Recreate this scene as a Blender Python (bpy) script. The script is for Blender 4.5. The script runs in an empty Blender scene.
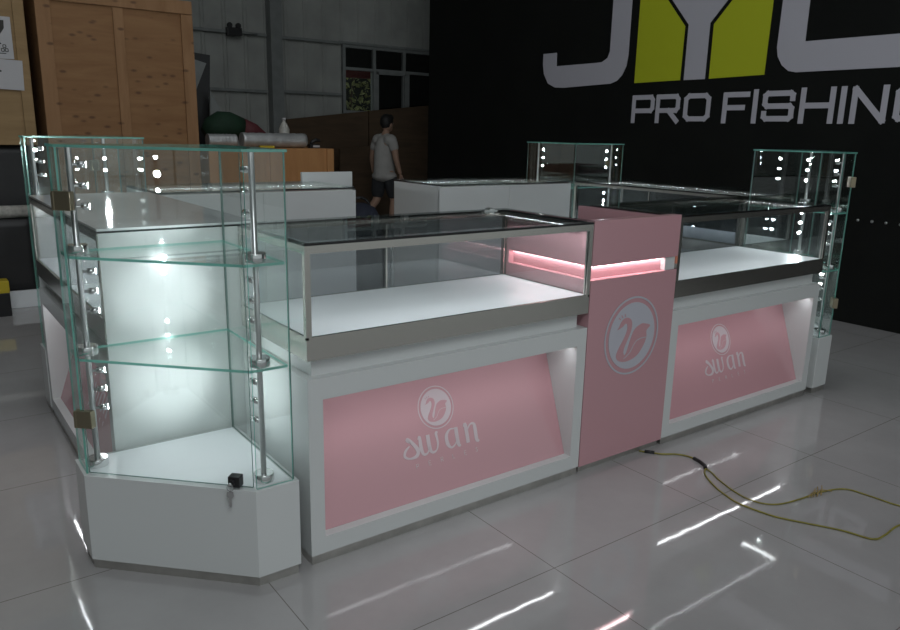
import bpy, bmesh, math, random
from mathutils import Vector, Matrix, Quaternion
random.seed(7)
SC = bpy.context.scene
COL = SC.collection
PI = math.pi

# ------------------------------------------------------------------ camera, world, lights, exposure
cam_data = bpy.data.cameras.new('camera')
cam = bpy.data.objects.new('camera', cam_data); COL.objects.link(cam)
cam_data.sensor_fit = 'HORIZONTAL'; cam_data.sensor_width = 36.0
cam_data.lens = 748.84 / 900 * 36.0
cam_data.clip_start = 0.02; cam_data.clip_end = 100
yaw, pitch, roll = -0.63842, -0.23894, 0.02203
fw0 = Vector((-math.sin(yaw), math.cos(yaw), 0)); rt0 = Vector((math.cos(yaw), math.sin(yaw), 0)); up0 = Vector((0, 0, 1))
fw = fw0 * math.cos(pitch) + up0 * math.sin(pitch); u2 = -fw0 * math.sin(pitch) + up0 * math.cos(pitch)
rt = rt0 * math.cos(roll) + u2 * math.sin(roll); up = -rt0 * math.sin(roll) + u2 * math.cos(roll)
M = Matrix((rt, up, -fw)).transposed().to_4x4(); M.translation = Vector((-0.93796, -1.9785, 1.36469))
cam.matrix_world = M
SC.camera = cam

world = bpy.data.worlds.new('world'); SC.world = world; world.use_nodes = True
world.node_tree.nodes['Background'].inputs[0].default_value = (0.87, 0.95, 0.97, 1)
world.node_tree.nodes['Background'].inputs[1].default_value = 0.42
try:
    SC.cycles.transparent_max_bounces = 48
    SC.cycles.max_bounces = 14
    SC.cycles.glossy_bounces = 6
    SC.cycles.sample_clamp_indirect = 4
except Exception:
    pass
SC.view_settings.view_transform = 'Standard'
SC.view_settings.look = 'None'
SC.view_settings.exposure = 0.28
SC.view_settings.gamma = 1.0
SC.view_settings.use_curve_mapping = False

def area_lamp(name, loc, size, power, color, aim=(0, 0, -1)):
    l = bpy.data.lights.new(name, 'AREA'); l.shape = 'RECTANGLE'; l.size, l.size_y = size; l.energy = power; l.color = color
    o = bpy.data.objects.new(name, l); COL.objects.link(o); o.location = loc
    o.rotation_euler = Vector(aim).to_track_quat('-Z', 'Y').to_euler()
    return o
# high bay lamps of the hall, over the part of the floor behind the photographer
area_lamp('hall_lamp', (-1.2, -4.6, 5.6), (3.0, 3.0), 120, (0.93, 0.97, 1.0), (0.15, 0.55, -1))
area_lamp('hall_lamp', (0.6, 1.2, 5.9), (5.0, 4.0), 45, (0.93, 0.97, 1.0))

# ------------------------------------------------------------------ materials
def new_mat(name):
    m = bpy.data.materials.new(name); m.use_nodes = True
    nt = m.node_tree
    return m, nt, nt.nodes['Principled BSDF']
def simple(name, col, rough=0.5, metal=0.0, coat=0.0, var=0.0, scale=8.0, spec=None):
    m, nt, b = new_mat(name)
    b.inputs['Base Color'].default_value = (*col, 1); b.inputs['Roughness'].default_value = rough
    b.inputs['Metallic'].default_value = metal; b.inputs['Coat Weight'].default_value = coat
    b.inputs['Coat Roughness'].default_value = 0.04
    if spec is not None: b.inputs['Specular IOR Level'].default_value = spec
    if var > 0:
        tc = nt.nodes.new('ShaderNodeTexCoord'); n = nt.nodes.new('ShaderNodeTexNoise'); n.inputs['Scale'].default_value = scale
        n.inputs['Detail'].default_value = 4
        r = nt.nodes.new('ShaderNodeValToRGB')
        r.color_ramp.elements[0].position = 0.3; r.color_ramp.elements[1].position = 0.7
        r.color_ramp.elements[0].color = (*[c * (1 - var) for c in col], 1); r.color_ramp.elements[1].color = (*[min(1, c * (1 + var)) for c in col], 1)
        nt.links.new(tc.outputs['Object'], n.inputs['Vector']); nt.links.new(n.outputs['Fac'], r.inputs['Fac']); nt.links.new(r.outputs['Color'], b.inputs['Base Color'])
    return m
def emis(name, col, strength):
    m, nt, b = new_mat(name)
    b.inputs['Base Color'].default_value = (0.8, 0.8, 0.8, 1)
    b.inputs['Emission Color'].default_value = (*col, 1); b.inputs['Emission Strength'].default_value = strength
    return m
def glass_mat(name, tint, f0=0.05, rough=0.0):
    m, nt, b = new_mat(name); nt.nodes.remove(b)
    out = nt.nodes['Material Output']
    t = nt.nodes.new('ShaderNodeBsdfTransparent'); t.inputs[0].default_value = (*tint, 1)
    g = nt.nodes.new('ShaderNodeBsdfGlossy'); g.inputs['Roughness'].default_value = rough; g.inputs['Color'].default_value = (0.95, 1, 0.98, 1)
    lw = nt.nodes.new('ShaderNodeLayerWeight'); lw.inputs['Blend'].default_value = 0.5
    p = nt.nodes.new('ShaderNodeMath'); p.operation = 'POWER'; p.inputs[1].default_value = 5.5
    ma = nt.nodes.new('ShaderNodeMath'); ma.operation = 'MULTIPLY_ADD'; ma.inputs[1].default_value = 0.75; ma.inputs[2].default_value = f0
    mx = nt.nodes.new('ShaderNodeMixShader')
    nt.links.new(lw.outputs['Facing'], p.inputs[0]); nt.links.new(p.outputs[0], ma.inputs[0]); nt.links.new(ma.outputs[0], mx.inputs[0])
    nt.links.new(t.outputs[0], mx.inputs[1]); nt.links.new(g.outputs[0], mx.inputs[2]); nt.links.new(mx.outputs[0], out.inputs['Surface'])
    return m
def glass_edge_mat(name, col):
    m, nt, b = new_mat(name); nt.nodes.remove(b)
    out = nt.nodes['Material Output']
    d = nt.nodes.new('ShaderNodeBsdfDiffuse'); d.inputs[0].default_value = (*col, 1)
    t = nt.nodes.new('ShaderNodeBsdfTranslucent'); t.inputs[0].default_value = (*col, 1)
    g = nt.nodes.new('ShaderNodeBsdfGlossy'); g.inputs['Roughness'].default_value = 0.15; g.inputs['Color'].default_value = (0.7, 1, 0.9, 1)
    a = nt.nodes.new('ShaderNodeMixShader'); a.inputs[0].default_value = 0.6
    c = nt.nodes.new('ShaderNodeMixShader'); c.inputs[0].default_value = 0.12
    nt.links.new(d.outputs[0], a.inputs[1]); nt.links.new(t.outputs[0], a.inputs[2])
    nt.links.new(a.outputs[0], c.inputs[1]); nt.links.new(g.outputs[0], c.inputs[2]); nt.links.new(c.outputs[0], out.inputs['Surface'])
    return m

def floor_material():
    m, nt, b = new_mat('polished_grey_tile')
    N, L = nt.nodes, nt.links
    geo = N.new('ShaderNodeNewGeometry'); sep = N.new('ShaderNodeSeparateXYZ'); L.new(geo.outputs['Position'], sep.inputs[0])
    def joint(axis, off):
        a = N.new('ShaderNodeMath'); a.operation = 'ADD'; a.inputs[1].default_value = off + 79.0
        L.new(sep.outputs[axis], a.inputs[0])
        md = N.new('ShaderNodeMath'); md.operation = 'MODULO'; md.inputs[1].default_value = 0.79; L.new(a.outputs[0], md.inputs[0])
        c = N.new('ShaderNodeMath'); c.operation = 'LESS_THAN'; c.inputs[1].default_value = 0.003; L.new(md.outputs[0], c.inputs[0])
        return c
    j1 = joint('X', 0.152); j2 = joint('Y', 0.452)
    mxj = N.new('ShaderNodeMath'); mxj.operation = 'MAXIMUM'; L.new(j1.outputs[0], mxj.inputs[0]); L.new(j2.outputs[0], mxj.inputs[1])
    n = N.new('ShaderNodeTexNoise'); n.inputs['Scale'].default_value = 2.2; n.inputs['Detail'].default_value = 8; n.inputs['Roughness'].default_value = 0.65
    L.new(geo.outputs['Position'], n.inputs['Vector'])
    r = N.new('ShaderNodeValToRGB'); r.color_ramp.elements[0].position = 0.3; r.color_ramp.elements[1].position = 0.72
    r.color_ramp.elements[0].color = (0.37, 0.362, 0.36, 1); r.color_ramp.elements[1].color = (0.43, 0.422, 0.42, 1)
    L.new(n.outputs['Fac'], r.inputs['Fac'])
    v = N.new('ShaderNodeTexNoise'); v.inputs['Scale'].default_value = 34; v.inputs['Detail'].default_value = 3; L.new(geo.outputs['Position'], v.inputs['Vector'])
    sp = N.new('ShaderNodeValToRGB'); sp.color_ramp.elements[0].position = 0.74; sp.color_ramp.elements[1].position = 0.78
    sp.color_ramp.elements[0].color = (0, 0, 0, 1); sp.color_ramp.elements[1].color = (0.25, 0.25, 0.25, 1); L.new(v.outputs['Fac'], sp.inputs['Fac'])
    m1 = N.new('ShaderNodeMix'); m1.data_type = 'RGBA'; L.new(sp.outputs['Color'], m1.inputs[0]); L.new(r.outputs['Color'], m1.inputs[6]); m1.inputs[7].default_value = (0.13, 0.125, 0.12, 1)
    m2 = N.new('ShaderNodeMix'); m2.data_type = 'RGBA'; L.new(mxj.outputs[0], m2.inputs[0]); L.new(m1.outputs[2], m2.inputs[6]); m2.inputs[7].default_value = (0.17, 0.155, 0.14, 1)
    L.new(m2.outputs[2], b.inputs['Base Color'])
    b.inputs['Roughness'].default_value = 0.09
    rr = N.new('ShaderNodeMath'); rr.operation = 'MULTIPLY_ADD'; rr.inputs[1].default_value = 0.05; rr.inputs[2].default_value = 0.02
    L.new(n.outputs['Fac'], rr.inputs[0]); L.new(rr.outputs[0], b.inputs['Roughness'])
    b.inputs['Specular IOR Level'].default_value = 0.95
    bp = N.new('ShaderNodeBump'); bp.inputs['Strength'].default_value = 0.05; bp.inputs['Distance'].default_value = 0.01
    n2 = N.new('ShaderNodeTexNoise'); n2.inputs['Scale'].default_value = 5; L.new(geo.outputs['Position'], n2.inputs['Vector'])
    L.new(n2.outputs['Fac'], bp.inputs['Height']); L.new(bp.outputs[0], b.inputs['Normal'])
    return m

def wood_material(name, dark, light, knots=True, horizontal=True, scale=1.0):
    m, nt, b = new_mat(name)
    N, L = nt.nodes, nt.links
    tc = N.new('ShaderNodeTexCoord'); mp = N.new('ShaderNodeMapping')
    mp.inputs['Scale'].default_value = (1.2 * scale, 1.2 * scale, 9 * scale) if horizontal else (9 * scale, 9 * scale, 1.2 * scale)
    L.new(tc.outputs['Object'], mp.inputs[0])
    n = N.new('ShaderNodeTexNoise'); n.inputs['Scale'].default_value = 1.6; n.inputs['Detail'].default_value = 7; n.inputs['Roughness'].default_value = 0.6; n.inputs['Distortion'].default_value = 0.6
    L.new(mp.outputs[0], n.inputs['Vector'])
    r = N.new('ShaderNodeValToRGB'); r.color_ramp.elements[0].position = 0.3; r.color_ramp.elements[1].position = 0.7
    r.color_ramp.elements[0].color = (*dark, 1); r.color_ramp.elements[1].color = (*light, 1); L.new(n.outputs['Fac'], r.inputs['Fac'])
    res = r.outputs['Color']
    if knots:
        mp2 = N.new('ShaderNodeMapping'); mp2.inputs['Scale'].default_value = (5.0, 5.0, 11.0); L.new(tc.outputs['Object'], mp2.inputs[0])
        vo = N.new('ShaderNodeTexVoronoi'); vo.inputs['Scale'].default_value = 1.5; L.new(mp2.outputs[0], vo.inputs['Vector'])
        kr = N.new('ShaderNodeValToRGB'); kr.color_ramp.elements[0].position = 0.10; kr.color_ramp.elements[1].position = 0.24
        kr.color_ramp.elements[0].color = (0.8, 0.8, 0.8, 1); kr.color_ramp.elements[1].color = (0, 0, 0, 1); L.new(vo.outputs['Distance'], kr.inputs['Fac'])
        mx = N.new('ShaderNodeMix'); mx.data_type = 'RGBA'; L.new(kr.outputs['Color'], mx.inputs[0]); L.new(res, mx.inputs[6]); mx.inputs[7].default_value = (0.10, 0.045, 0.02, 1)
        res = mx.outputs[2]
    L.new(res, b.inputs['Base Color']); b.inputs['Roughness'].default_value = 0.7
    return m

def brushed_metal():
    m, nt, b = new_mat('brushed_nickel')
    N, L = nt.nodes, nt.links
    b.inputs['Base Color'].default_value = (0.53, 0.515, 0.475, 1); b.inputs['Metallic'].default_value = 0.9
    tc = N.new('ShaderNodeTexCoord'); mp = N.new('ShaderNodeMapping'); mp.inputs['Scale'].default_value = (2, 60, 300); L.new(tc.outputs['Object'], mp.inputs[0])
    n = N.new('ShaderNodeTexNoise'); n.inputs['Scale'].default_value = 3; L.new(mp.outputs[0], n.inputs['Vector'])
    r = N.new('ShaderNodeMath'); r.operation = 'MULTIPLY_ADD'; r.inputs[1].default_value = 0.10; r.inputs[2].default_value = 0.17; L.new(n.outputs['Fac'], r.inputs[0]); L.new(r.outputs[0], b.inputs['Roughness'])
    return m

MT = dict(
    floor=floor_material(),
    white=simple('white_gloss_laminate', (0.66, 0.68, 0.675), 0.2, spec=0.5),
    whiteglass=simple('white_backed_glass', (0.72, 0.75, 0.76), 0.05, spec=0.6),
    deck=simple('white_deck_laminate', (0.80, 0.83, 0.85), 0.3),
    pink=simple('pink_gloss_acrylic', (0.60, 0.335, 0.365), 0.06, spec=0.6),
    pinkbox=simple('pink_satin_lacquer', (0.58, 0.325, 0.355), 0.22),
    mark=simple('white_print', (0.54, 0.54, 0.60), 0.35),
    printmark=simple('muted_white_print', (0.66, 0.56, 0.59), 0.25),
    markpink=simple('pink_print', (0.58, 0.325, 0.355), 0.3),
    metal=brushed_metal(),
    kick=simple('steel_kick_plate', (0.56, 0.55, 0.52), 0.28, 0.9, var=0.1, scale=20),
    chrome=simple('chrome', (0.72, 0.72, 0.72), 0.12, 1.0),
    pole=simple('satin_aluminium', (0.62, 0.63, 0.63), 0.28, 0.9),
    hinge=simple('bronze_nickel_hinge', (0.30, 0.26, 0.18), 0.3, 0.85),
    gasket=simple('black_gasket', (0.012, 0.012, 0.013), 0.25),
    glass=glass_mat('clear_glass', (0.975, 0.985, 0.981)),
    cglass=glass_mat('counter_glass', (0.955, 0.965, 0.965), 0.045),
    topglass=glass_mat('counter_top_glass', (0.90, 0.92, 0.92), 0.05),
    door_glass=glass_mat('sliding_door_glass', (0.80, 0.82, 0.84), 0.06),
    gedge=glass_edge_mat('green_glass_edge', (0.20, 0.52, 0.44)),
    gedge_dim=glass_edge_mat('grey_green_glass_edge', (0.16, 0.24, 0.22)),
    led=emis('led_strip_white', (0.93, 0.97, 1.0), 34),
    nled=emis('niche_led_white', (0.95, 0.97, 1.0), 12),
    spot=emis('led_spot_lens', (0.90, 0.96, 1.0), 110),
    pinkled=emis('led_strip_warm', (1.0, 0.80, 0.82), 16),
    black=simple('black_plastic', (0.015, 0.015, 0.016), 0.4),
    blackwall=simple('black_matt_wall', (0.010, 0.011, 0.010), 0.75, var=0.15, scale=2, spec=0.15),
    lettergrey=simple('grey_wall_lettering', (0.56, 0.55, 0.61), 0.6),
    lettergreen=simple('lime_wall_lettering', (0.54, 0.60, 0.02), 0.6),
    steelwall=simple('grey_corrugated_sheet', (0.32, 0.33, 0.31), 0.6, 0.0, var=0.12, scale=3),
    steelpost=simple('grey_painted_steel', (0.21, 0.225, 0.22), 0.55, 0.1, var=0.1),
    ceiling=simple('dark_roof_sheet', (0.10, 0.10, 0.10), 0.8),
    crate=wood_material('crate_plywood', (0.225, 0.108, 0.04), (0.31, 0.162, 0.068)),
    crate2=wood_material('pale_plywood', (0.27, 0.17, 0.075), (0.36, 0.235, 0.11), knots=False),
    batten=wood_material('crate_batten', (0.26, 0.132, 0.055), (0.35, 0.19, 0.088), knots=True, horizontal=False),
    orangewood=wood_material('orange_plywood', (0.42, 0.19, 0.065), (0.52, 0.26, 0.10), knots=False, horizontal=False),
    brownwood=wood_material('dark_brown_board', (0.060, 0.036, 0.018), (0.095, 0.058, 0.03), knots=False),
    tarp=simple('black_tarpaulin', (0.012, 0.012, 0.013), 0.45, var=0.3, scale=6),
    paper=simple('white_paper', (0.50, 0.49, 0.50), 0.8),
    ink=simple('black_ink', (0.05, 0.05, 0.045), 0.8),
    yellow=simple('yellow_paint', (0.55, 0.42, 0.02), 0.5),
    cable=simple('yellow_green_cable', (0.25, 0.22, 0.035), 0.45, var=0.25, scale=30),
    film=simple('wrapped_plastic_roll', (0.48, 0.47, 0.43), 0.3, var=0.3, scale=25),
    foil=simple('silver_duct', (0.50, 0.51, 0.51), 0.35, 0.45, var=0.2, scale=12),
    green=simple('dark_green_canvas', (0.008, 0.034, 0.016), 0.8, var=0.2),
    red=simple('dark_red_canvas', (0.11, 0.02, 0.025), 0.7, var=0.2),
    redbeam=simple('red_painted_beam', (0.20, 0.02, 0.02), 0.6),
    navy=simple('navy_fabric', (0.006, 0.009, 0.022), 0.8, var=0.2, scale=40),
    skin=simple('skin', (0.40, 0.25, 0.18), 0.55),
    hair=simple('black_hair', (0.012, 0.011, 0.010), 0.6, var=0.3, scale=60),
    shirt=simple('white_cotton', (0.42, 0.41, 0.39), 0.9, var=0.06, scale=14),
    shorts=simple('charcoal_cotton', (0.03, 0.032, 0.035), 0.9, var=0.2, scale=20),
    shoe=simple('black_shoe', (0.02, 0.02, 0.02), 0.6),
    leaf=simple('leaf_green', (0.34, 0.36, 0.14), 0.6, var=0.5, scale=20),
    darkglass=glass_mat('dark_window_glass', (0.05, 0.055, 0.05), 0.04),
    winglass=glass_mat('window_glass', (0.9, 0.92, 0.9), 0.03),
)

# ------------------------------------------------------------------ mesh helpers
class MB:
    def __init__(s): s.v = []; s.f = []; s.m = []; s.smooth = set()
    def add(s, vs, fs, mi=0, smooth=False):
        o = len(s.v); s.v += [tuple(v) for v in vs]
        for f in fs:
            if smooth: s.smooth.add(len(s.f))
            s.f.append([i + o for i in f]); s.m.append(mi)
        return s
    def box(s, x0, x1, y0, y1, z0, z1, mi=0):
        return s.add([(x0, y0, z0), (x1, y0, z0), (x1, y1, z0), (x0, y1, z0), (x0, y0, z1), (x1, y0, z1), (x1, y1, z1), (x0, y1, z1)],
                     [(3, 2, 1, 0), (4, 5, 6, 7), (0, 1, 5, 4), (1, 2, 6, 5), (2, 3, 7, 6), (3, 0, 4, 7)], mi)
    def down(s, x0, x1, y0, y1, z):
        '''a thin diffuser facing down, material slot 1'''
        return s.add([(x0, y0, z), (x0, y1, z), (x1, y1, z), (x1, y0, z)], [(0, 1, 2, 3)], 1)
    def prism(s, poly, z0, z1, mi=0, side_mi=None, axis='z'):
        n = len(poly)
        def P(a, b, c): return (a, b, c) if axis == 'z' else ((a, c, b) if axis == 'y' else (c, a, b))
        vs = [P(p[0], p[1], z0) for p in poly] + [P(p[0], p[1], z1) for p in poly]
        s.add(vs, [tuple(range(n - 1, -1, -1)), tuple(range(n, 2 * n))], mi)
        o = len(s.v) - 2 * n
        for i in range(n):
            s.f.append([o + i, o + (i + 1) % n, o + n + (i + 1) % n, o + n + i]); s.m.append(mi if side_mi is None else side_mi)
        return s
    def pane(s, p, q, z0, z1, t, mi=0, edge=1):
        """a vertical sheet from p to q (xy), thickness t, its two wide faces in slot mi and its edges in slot edge"""
        p = Vector(p); q = Vector(q); d = (q - p).normalized(); n = Vector((-d.y, d.x)) * t / 2
        c = [p - n, q - n, q + n, p + n]
        vs = [(a.x, a.y, z0) for a in c] + [(a.x, a.y, z1) for a in c]
        o = len(s.v); s.v += vs
        for f, k in (((0, 1, 5, 4), mi), ((2, 3, 7, 6), mi), ((3, 2, 1, 0), edge), ((4, 5, 6, 7), edge), ((1, 2, 6, 5), edge), ((3, 0, 4, 7), edge)):
            s.f.append([i + o for i in f]); s.m.append(k)
        return s
    def tube(s, pts, r, seg=10, mi=0, cap=True, closed=False):
        pts = [Vector(p) for p in pts]; n = len(pts); rings = []
        rr = r if isinstance(r, (list, tuple)) else [r] * n
        prev = None
        for i, p in enumerate(pts):
            d = (pts[min(i + 1, n - 1)] - pts[max(i - 1, 0)]).normalized()
            if prev is None:
                a = d.orthogonal().normalized()
            else:
                a = (prev - d * prev.dot(d)).normalized()
            prev = a; b = d.cross(a)
            rings.append([p + a * math.cos(2 * PI * k / seg) * rr[i] + b * math.sin(2 * PI * k / seg) * rr[i] for k in range(seg)])
        vs = [v for ring in rings for v in ring]; fs = []
        for i in range(n - 1):
            for k in range(seg):
                fs.append((i * seg + k, i * seg + (k + 1) % seg, (i + 1) * seg + (k + 1) % seg, (i + 1) * seg + k))
        s.add(vs, fs, mi, True)
        if cap:
            o = len(s.v) - len(vs)
            s.f.append([o + k for k in range(seg - 1, -1, -1)]); s.m.append(mi)
            s.f.append([o + (n - 1) * seg + k for k in range(seg)]); s.m.append(mi)
        return s
    def lathe(s, prof, loc=(0, 0, 0), seg=24, mi=0, axis=(0, 0, 1)):
        q = Vector((0, 0, 1)).rotation_difference(Vector(axis)); vs = []; fs = []
        for r, z in prof:
            for k in range(seg):
                vs.append(q @ Vector((r * math.cos(2 * PI * k / seg), r * math.sin(2 * PI * k / seg), z)) + Vector(loc))
        for i in range(len(prof) - 1):
            for k in range(seg):
                fs.append((i * seg + k, i * seg + (k + 1) % seg, (i + 1) * seg + (k + 1) % seg, (i + 1) * seg + k))
        s.add(vs, fs, mi, True); o = len(s.v) - len(vs)
        s.f.append([o + k for k in range(seg - 1, -1, -1)]); s.m.append(mi)
        s.f.append([o + (len(prof) - 1) * seg + k for k in range(seg)]); s.m.append(mi)
        return s
    def build(s, name, mats, parent=None, loc=None, rot=None, bevel=0.0, shade_all=False, world=None):
        me = bpy.data.meshes.new(name)
        me.from_pydata(s.v, [], s.f)
        mats = mats if isinstance(mats, (list, tuple)) else [mats]
        for k in mats: me.materials.append(MT[k] if isinstance(k, str) else k)
        for i, p in enumerate(me.polygons):
            p.material_index = min(s.m[i], len(mats) - 1)
            p.use_smooth = shade_all or (i in s.smooth)
        bm = bmesh.new(); bm.from_mesh(me); bmesh.ops.recalc_face_normals(bm, faces=bm.faces); bm.to_mesh(me); bm.free()
        o = bpy.data.objects.new(name, me); COL.objects.link(o)
        if parent: o.parent = parent
        if loc: o.location = loc
        if rot: o.rotation_euler = rot
        if bevel:
            b = o.modifiers.new('bevel', 'BEVEL'); b.width = bevel; b.segments = 2; b.limit_method = 'ANGLE'; b.harden_normals = False
        return o

def tag(o, label, cat, group=None, kind=None):
    if label: o['label'] = label
    if cat: o['category'] = cat
    if group: o['group'] = group
    if kind: o['kind'] = kind
    return o
def thing(name, label, cat, loc=(0, 0, 0), rz=0.0, group=None):
    o = bpy.data.objects.new(name, None); COL.objects.link(o)
    o.empty_display_size = 0.1; o.location = loc; o.rotation_euler = (0, 0, rz)
    return tag(o, label, cat, group)
def struct(o): o['kind'] = 'structure'; return o
def dup(root, loc, rz, label):
    def cp(o, parent):
        c = o.copy(); COL.objects.link(c)
        if parent: c.parent = parent
        for ch in list(o.children): cp(ch, c)
        return c
    r = cp(root, None); r.location = loc; r.rotation_euler = (0, 0, rz); r['label'] = label
    return r

# ------------------------------------------------------------------ setting
struct(MB().box(-9, 11, -9, 13, -0.15, 0).build('floor', 'floor'))
WX = 4.887                       # black wall on the right runs along y
WY = 8.6                         # corrugated back wall
struct(MB().box(WX, WX + 0.12, -3.2, 6.45, 0, 4.6).build('wall_right', 'blackwall'))

# corrugated sheet wall with an opening for the window band
WIN = (4.76, 7.16, 1.62, 2.62)
def sheet(x0, x1, z0, z1, mb):
    p = 0.30; y = WY; xs = [x0]
    k = math.ceil((x0 - 100) / p)
    prof = []
    x = math.floor(x0 / p) * p
    while x < x1 + p:
        for a, d in ((0.0, 0), (0.235, 0), (0.25, -0.022), (0.285, -0.022)):
            if x0 < x + a < x1: prof.append((x + a, y + d))
        x += p
    prof = [(x0, y)] + prof + [(x1, y)]
    back = [(x1, y + 0.05), (x0, y + 0.05)]
    mb.prism(prof + back, z0, z1)
w = MB()
sheet(-9, WIN[0], 0, 6.2, w); sheet(WIN[1], 11, 0, 6.2, w); sheet(WIN[0], WIN[1], WIN[3], 6.2, w); sheet(WIN[0], WIN[1], 0, WIN[2], w)
struct(w.build('wall_back', 'steelwall'))
struct(MB().box(-9, 11, -9, 8.7, 6.2, 6.3).build('ceiling', 'ceiling'))
struct(MB().box(-9.1, -9, -9, 8.7, 0, 6.2).build('wall_left', 'steelwall'))
struct(MB().box(11, 11.1, -9, 8.7, 0, 6.2).build('wall_far_right', 'steelwall'))

# steel post and girts on the back wall
struct(MB().box(3.56, 3.73, WY - 0.20, WY - 0.03, 0, 6.2).build('trim_1', 'steelpost', bevel=0.004))
for i, (x0, x1, z) in enumerate(((-6, 3.55, 2.635), (3.74, 4.72, 2.63), (-6, 3.55, 1.875), (3.74, 4.72, 1.89))):
    struct(MB().box(x0, x1, WY - 0.075, WY - 0.03, z - 0.02, z + 0.02).build('trim_%d' % (i + 2), 'steelpost', bevel=0.003))
struct(MB().box(4.70, 7.3, WY - 0.06, WY - 0.03, 2.625, 2.66).build('trim_6', 'steelpost'))

# window band: two rows of panes
win = bpy.data.objects.new('window_1', None); COL.objects.link(win); win.location = (WIN[0], WY, WIN[2]); struct(win)
fr = MB(); W_, H_ = WIN[1] - WIN[0], WIN[3] - WIN[2]
for x in (0.0, 0.53, 1.08, 1.63, 2.18): fr.box(x, x + 0.05, -0.05, 0.03, 0.004, H_ - 0.004)
for z in (0.0, 0.635, H_ - 0.045): fr.box(0, W_, -0.045, 0.025, z + 0.003, z + 0.043)
fr.box(0.53, 0.62, -0.07, -0.03, 0.05, 0.64); fr.box(1.10, 1.19, -0.07, -0.03, 0.05, 0.64)
fr.box(0.58, 1.13, -0.07, -0.03, 0.60, 0.64)
fr.build('window_frame', 'steelpost', win)
for i in range(4):
    for r in range(2):
        x0 = (0.05, 0.58, 1.13, 1.68)[i]; x1 = (0.53, 1.08, 1.63, 2.18)[i]
        z0, z1 = ((0.045, 0.635), (0.68, H_ - 0.045))[r]
        MB().pane((x0, 0), (x1, 0), z0, z1, 0.006).build('pane', ['winglass' if (i == 0 and r == 0) else 'darkglass', 'gedge_dim'], win)

# ------------------------------------------------------------------ emblem and lettering (local xy plane, z is the outward normal)
def circle(r, n=48, cx=0, cy=0): return [(cx + r * math.cos(2 * PI * k / n), cy + r * math.sin(2 * PI * k / n)) for k in range(n)]
def ribbon(mb, pts, wid, z0, z1, mi=0):
    n = len(pts); wid = wid if isinstance(wid, (list, tuple)) else [wid] * n
    L, R = [], []
    for i in range(n):
        a = Vector(pts[max(i - 1, 0)]); b = Vector(pts[min(i + 1, n - 1)]); d = (b - a).normalized(); nn = Vector((-d.y, d.x)) * wid[i] / 2
        p = Vector(pts[i]); L.append(p + nn); R.append(p - nn)
    for i in range(n - 1):
        q = [R[i], R[i + 1], L[i + 1], L[i]]
        vs = [(v.x, v.y, z0) for v in q] + [(v.x, v.y, z1) for v in q]
        mb.add(vs, [(3, 2, 1, 0), (4, 5, 6, 7), (0, 1, 5, 4), (1, 2, 6, 5), (2, 3, 7, 6), (3, 0, 4, 7)], mi)
def smooth_path(pts, n=8, closed=False):
    P = [Vector((*p, 0)) for p in pts]; out = []; m = len(P)
    rng = range(m if closed else m - 1)
    for i in rng:
        if closed: p0, p1, p2, p3 = P[(i - 1) % m], P[i], P[(i + 1) % m], P[(i + 2) % m]
        else: p0, p1, p2, p3 = P[max(i - 1, 0)], P[i], P[i + 1], P[min(i + 2, m - 1)]
        for k in range(n):
            t = k / n
            v = 0.5 * ((2 * p1) + (p2 - p0) * t + (2 * p0 - 5 * p1 + 4 * p2 - p3) * t * t + (3 * p1 - p0 - 3 * p2 + p3) * t ** 3)
            out.append((v.x, v.y))
    if not closed: out.append(tuple(P[-1].xy))
    return out
def sw(pts): return [((x - 193) / 165.0, (320 - 0.19 * (x - 193) - y) / 242.0) for x, y in pts]
SWAN = sw([(100, 284), (110, 266), (117, 242), (133, 217), (155, 208), (176, 217), (187, 243), (184, 288), (166, 345), (150, 392), (146, 425), (156, 440),
           (168, 408), (183, 345), (204, 283), (238, 250), (262, 243), (302, 254), (281, 288), (284, 325), (271, 377), (232, 445), (172, 480), (122, 477), (103, 448),
           (113, 404), (138, 348), (157, 292), (158, 256), (148, 244), (138, 254), (126, 268)])
FEATHER = sw([(150, 462), (168, 446), (188, 420), (204, 382), (222, 352), (250, 336), (280, 330)])
def emblem(r, parent, loc, rot, mk='mark'):
    o = MB()
    n = 56
    oi, ii = circle(r, n), circle(r * 0.955, n)
    for k in range(n):
        q = [ii[k], oi[k], oi[(k + 1) % n], ii[(k + 1) % n]]
        vs = [(a, b, 0) for a, b in q] + [(a, b, 0.0015) for a, b in q]
        o.add(vs, [(3, 2, 1, 0), (4, 5, 6, 7), (0, 1, 5, 4), (2, 3, 7, 6)], 0)
    o.prism(circle(r * 0.85, n), 0, 0.0015, 0)
    em = o.build('emblem', [mk], parent, loc, rot)
    s = MB(); s.prism([(x * r, y * r) for x, y in smooth_path(SWAN, 4, True)], 0.0015, 0.0024, 0)
    ribbon(s, [(x * r, y * r) for x, y in smooth_path(FEATHER, 4)], r * 0.022, 0.0024, 0.0028, 1)
    for a, b in (((143, 203), (139, 186)), ((128, 210), (119, 195)), ((116, 222), (104, 212))):
        p = sw([a, b]); ribbon(s, [(x * r, y * r) for x, y in p], r * 0.025, 0.0015, 0.0024, 0)
    sb = s.build('swan_figure', ['markpink', mk], em); sb['label'] = 'pink swan silhouette on a white disc'
    return em
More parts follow.
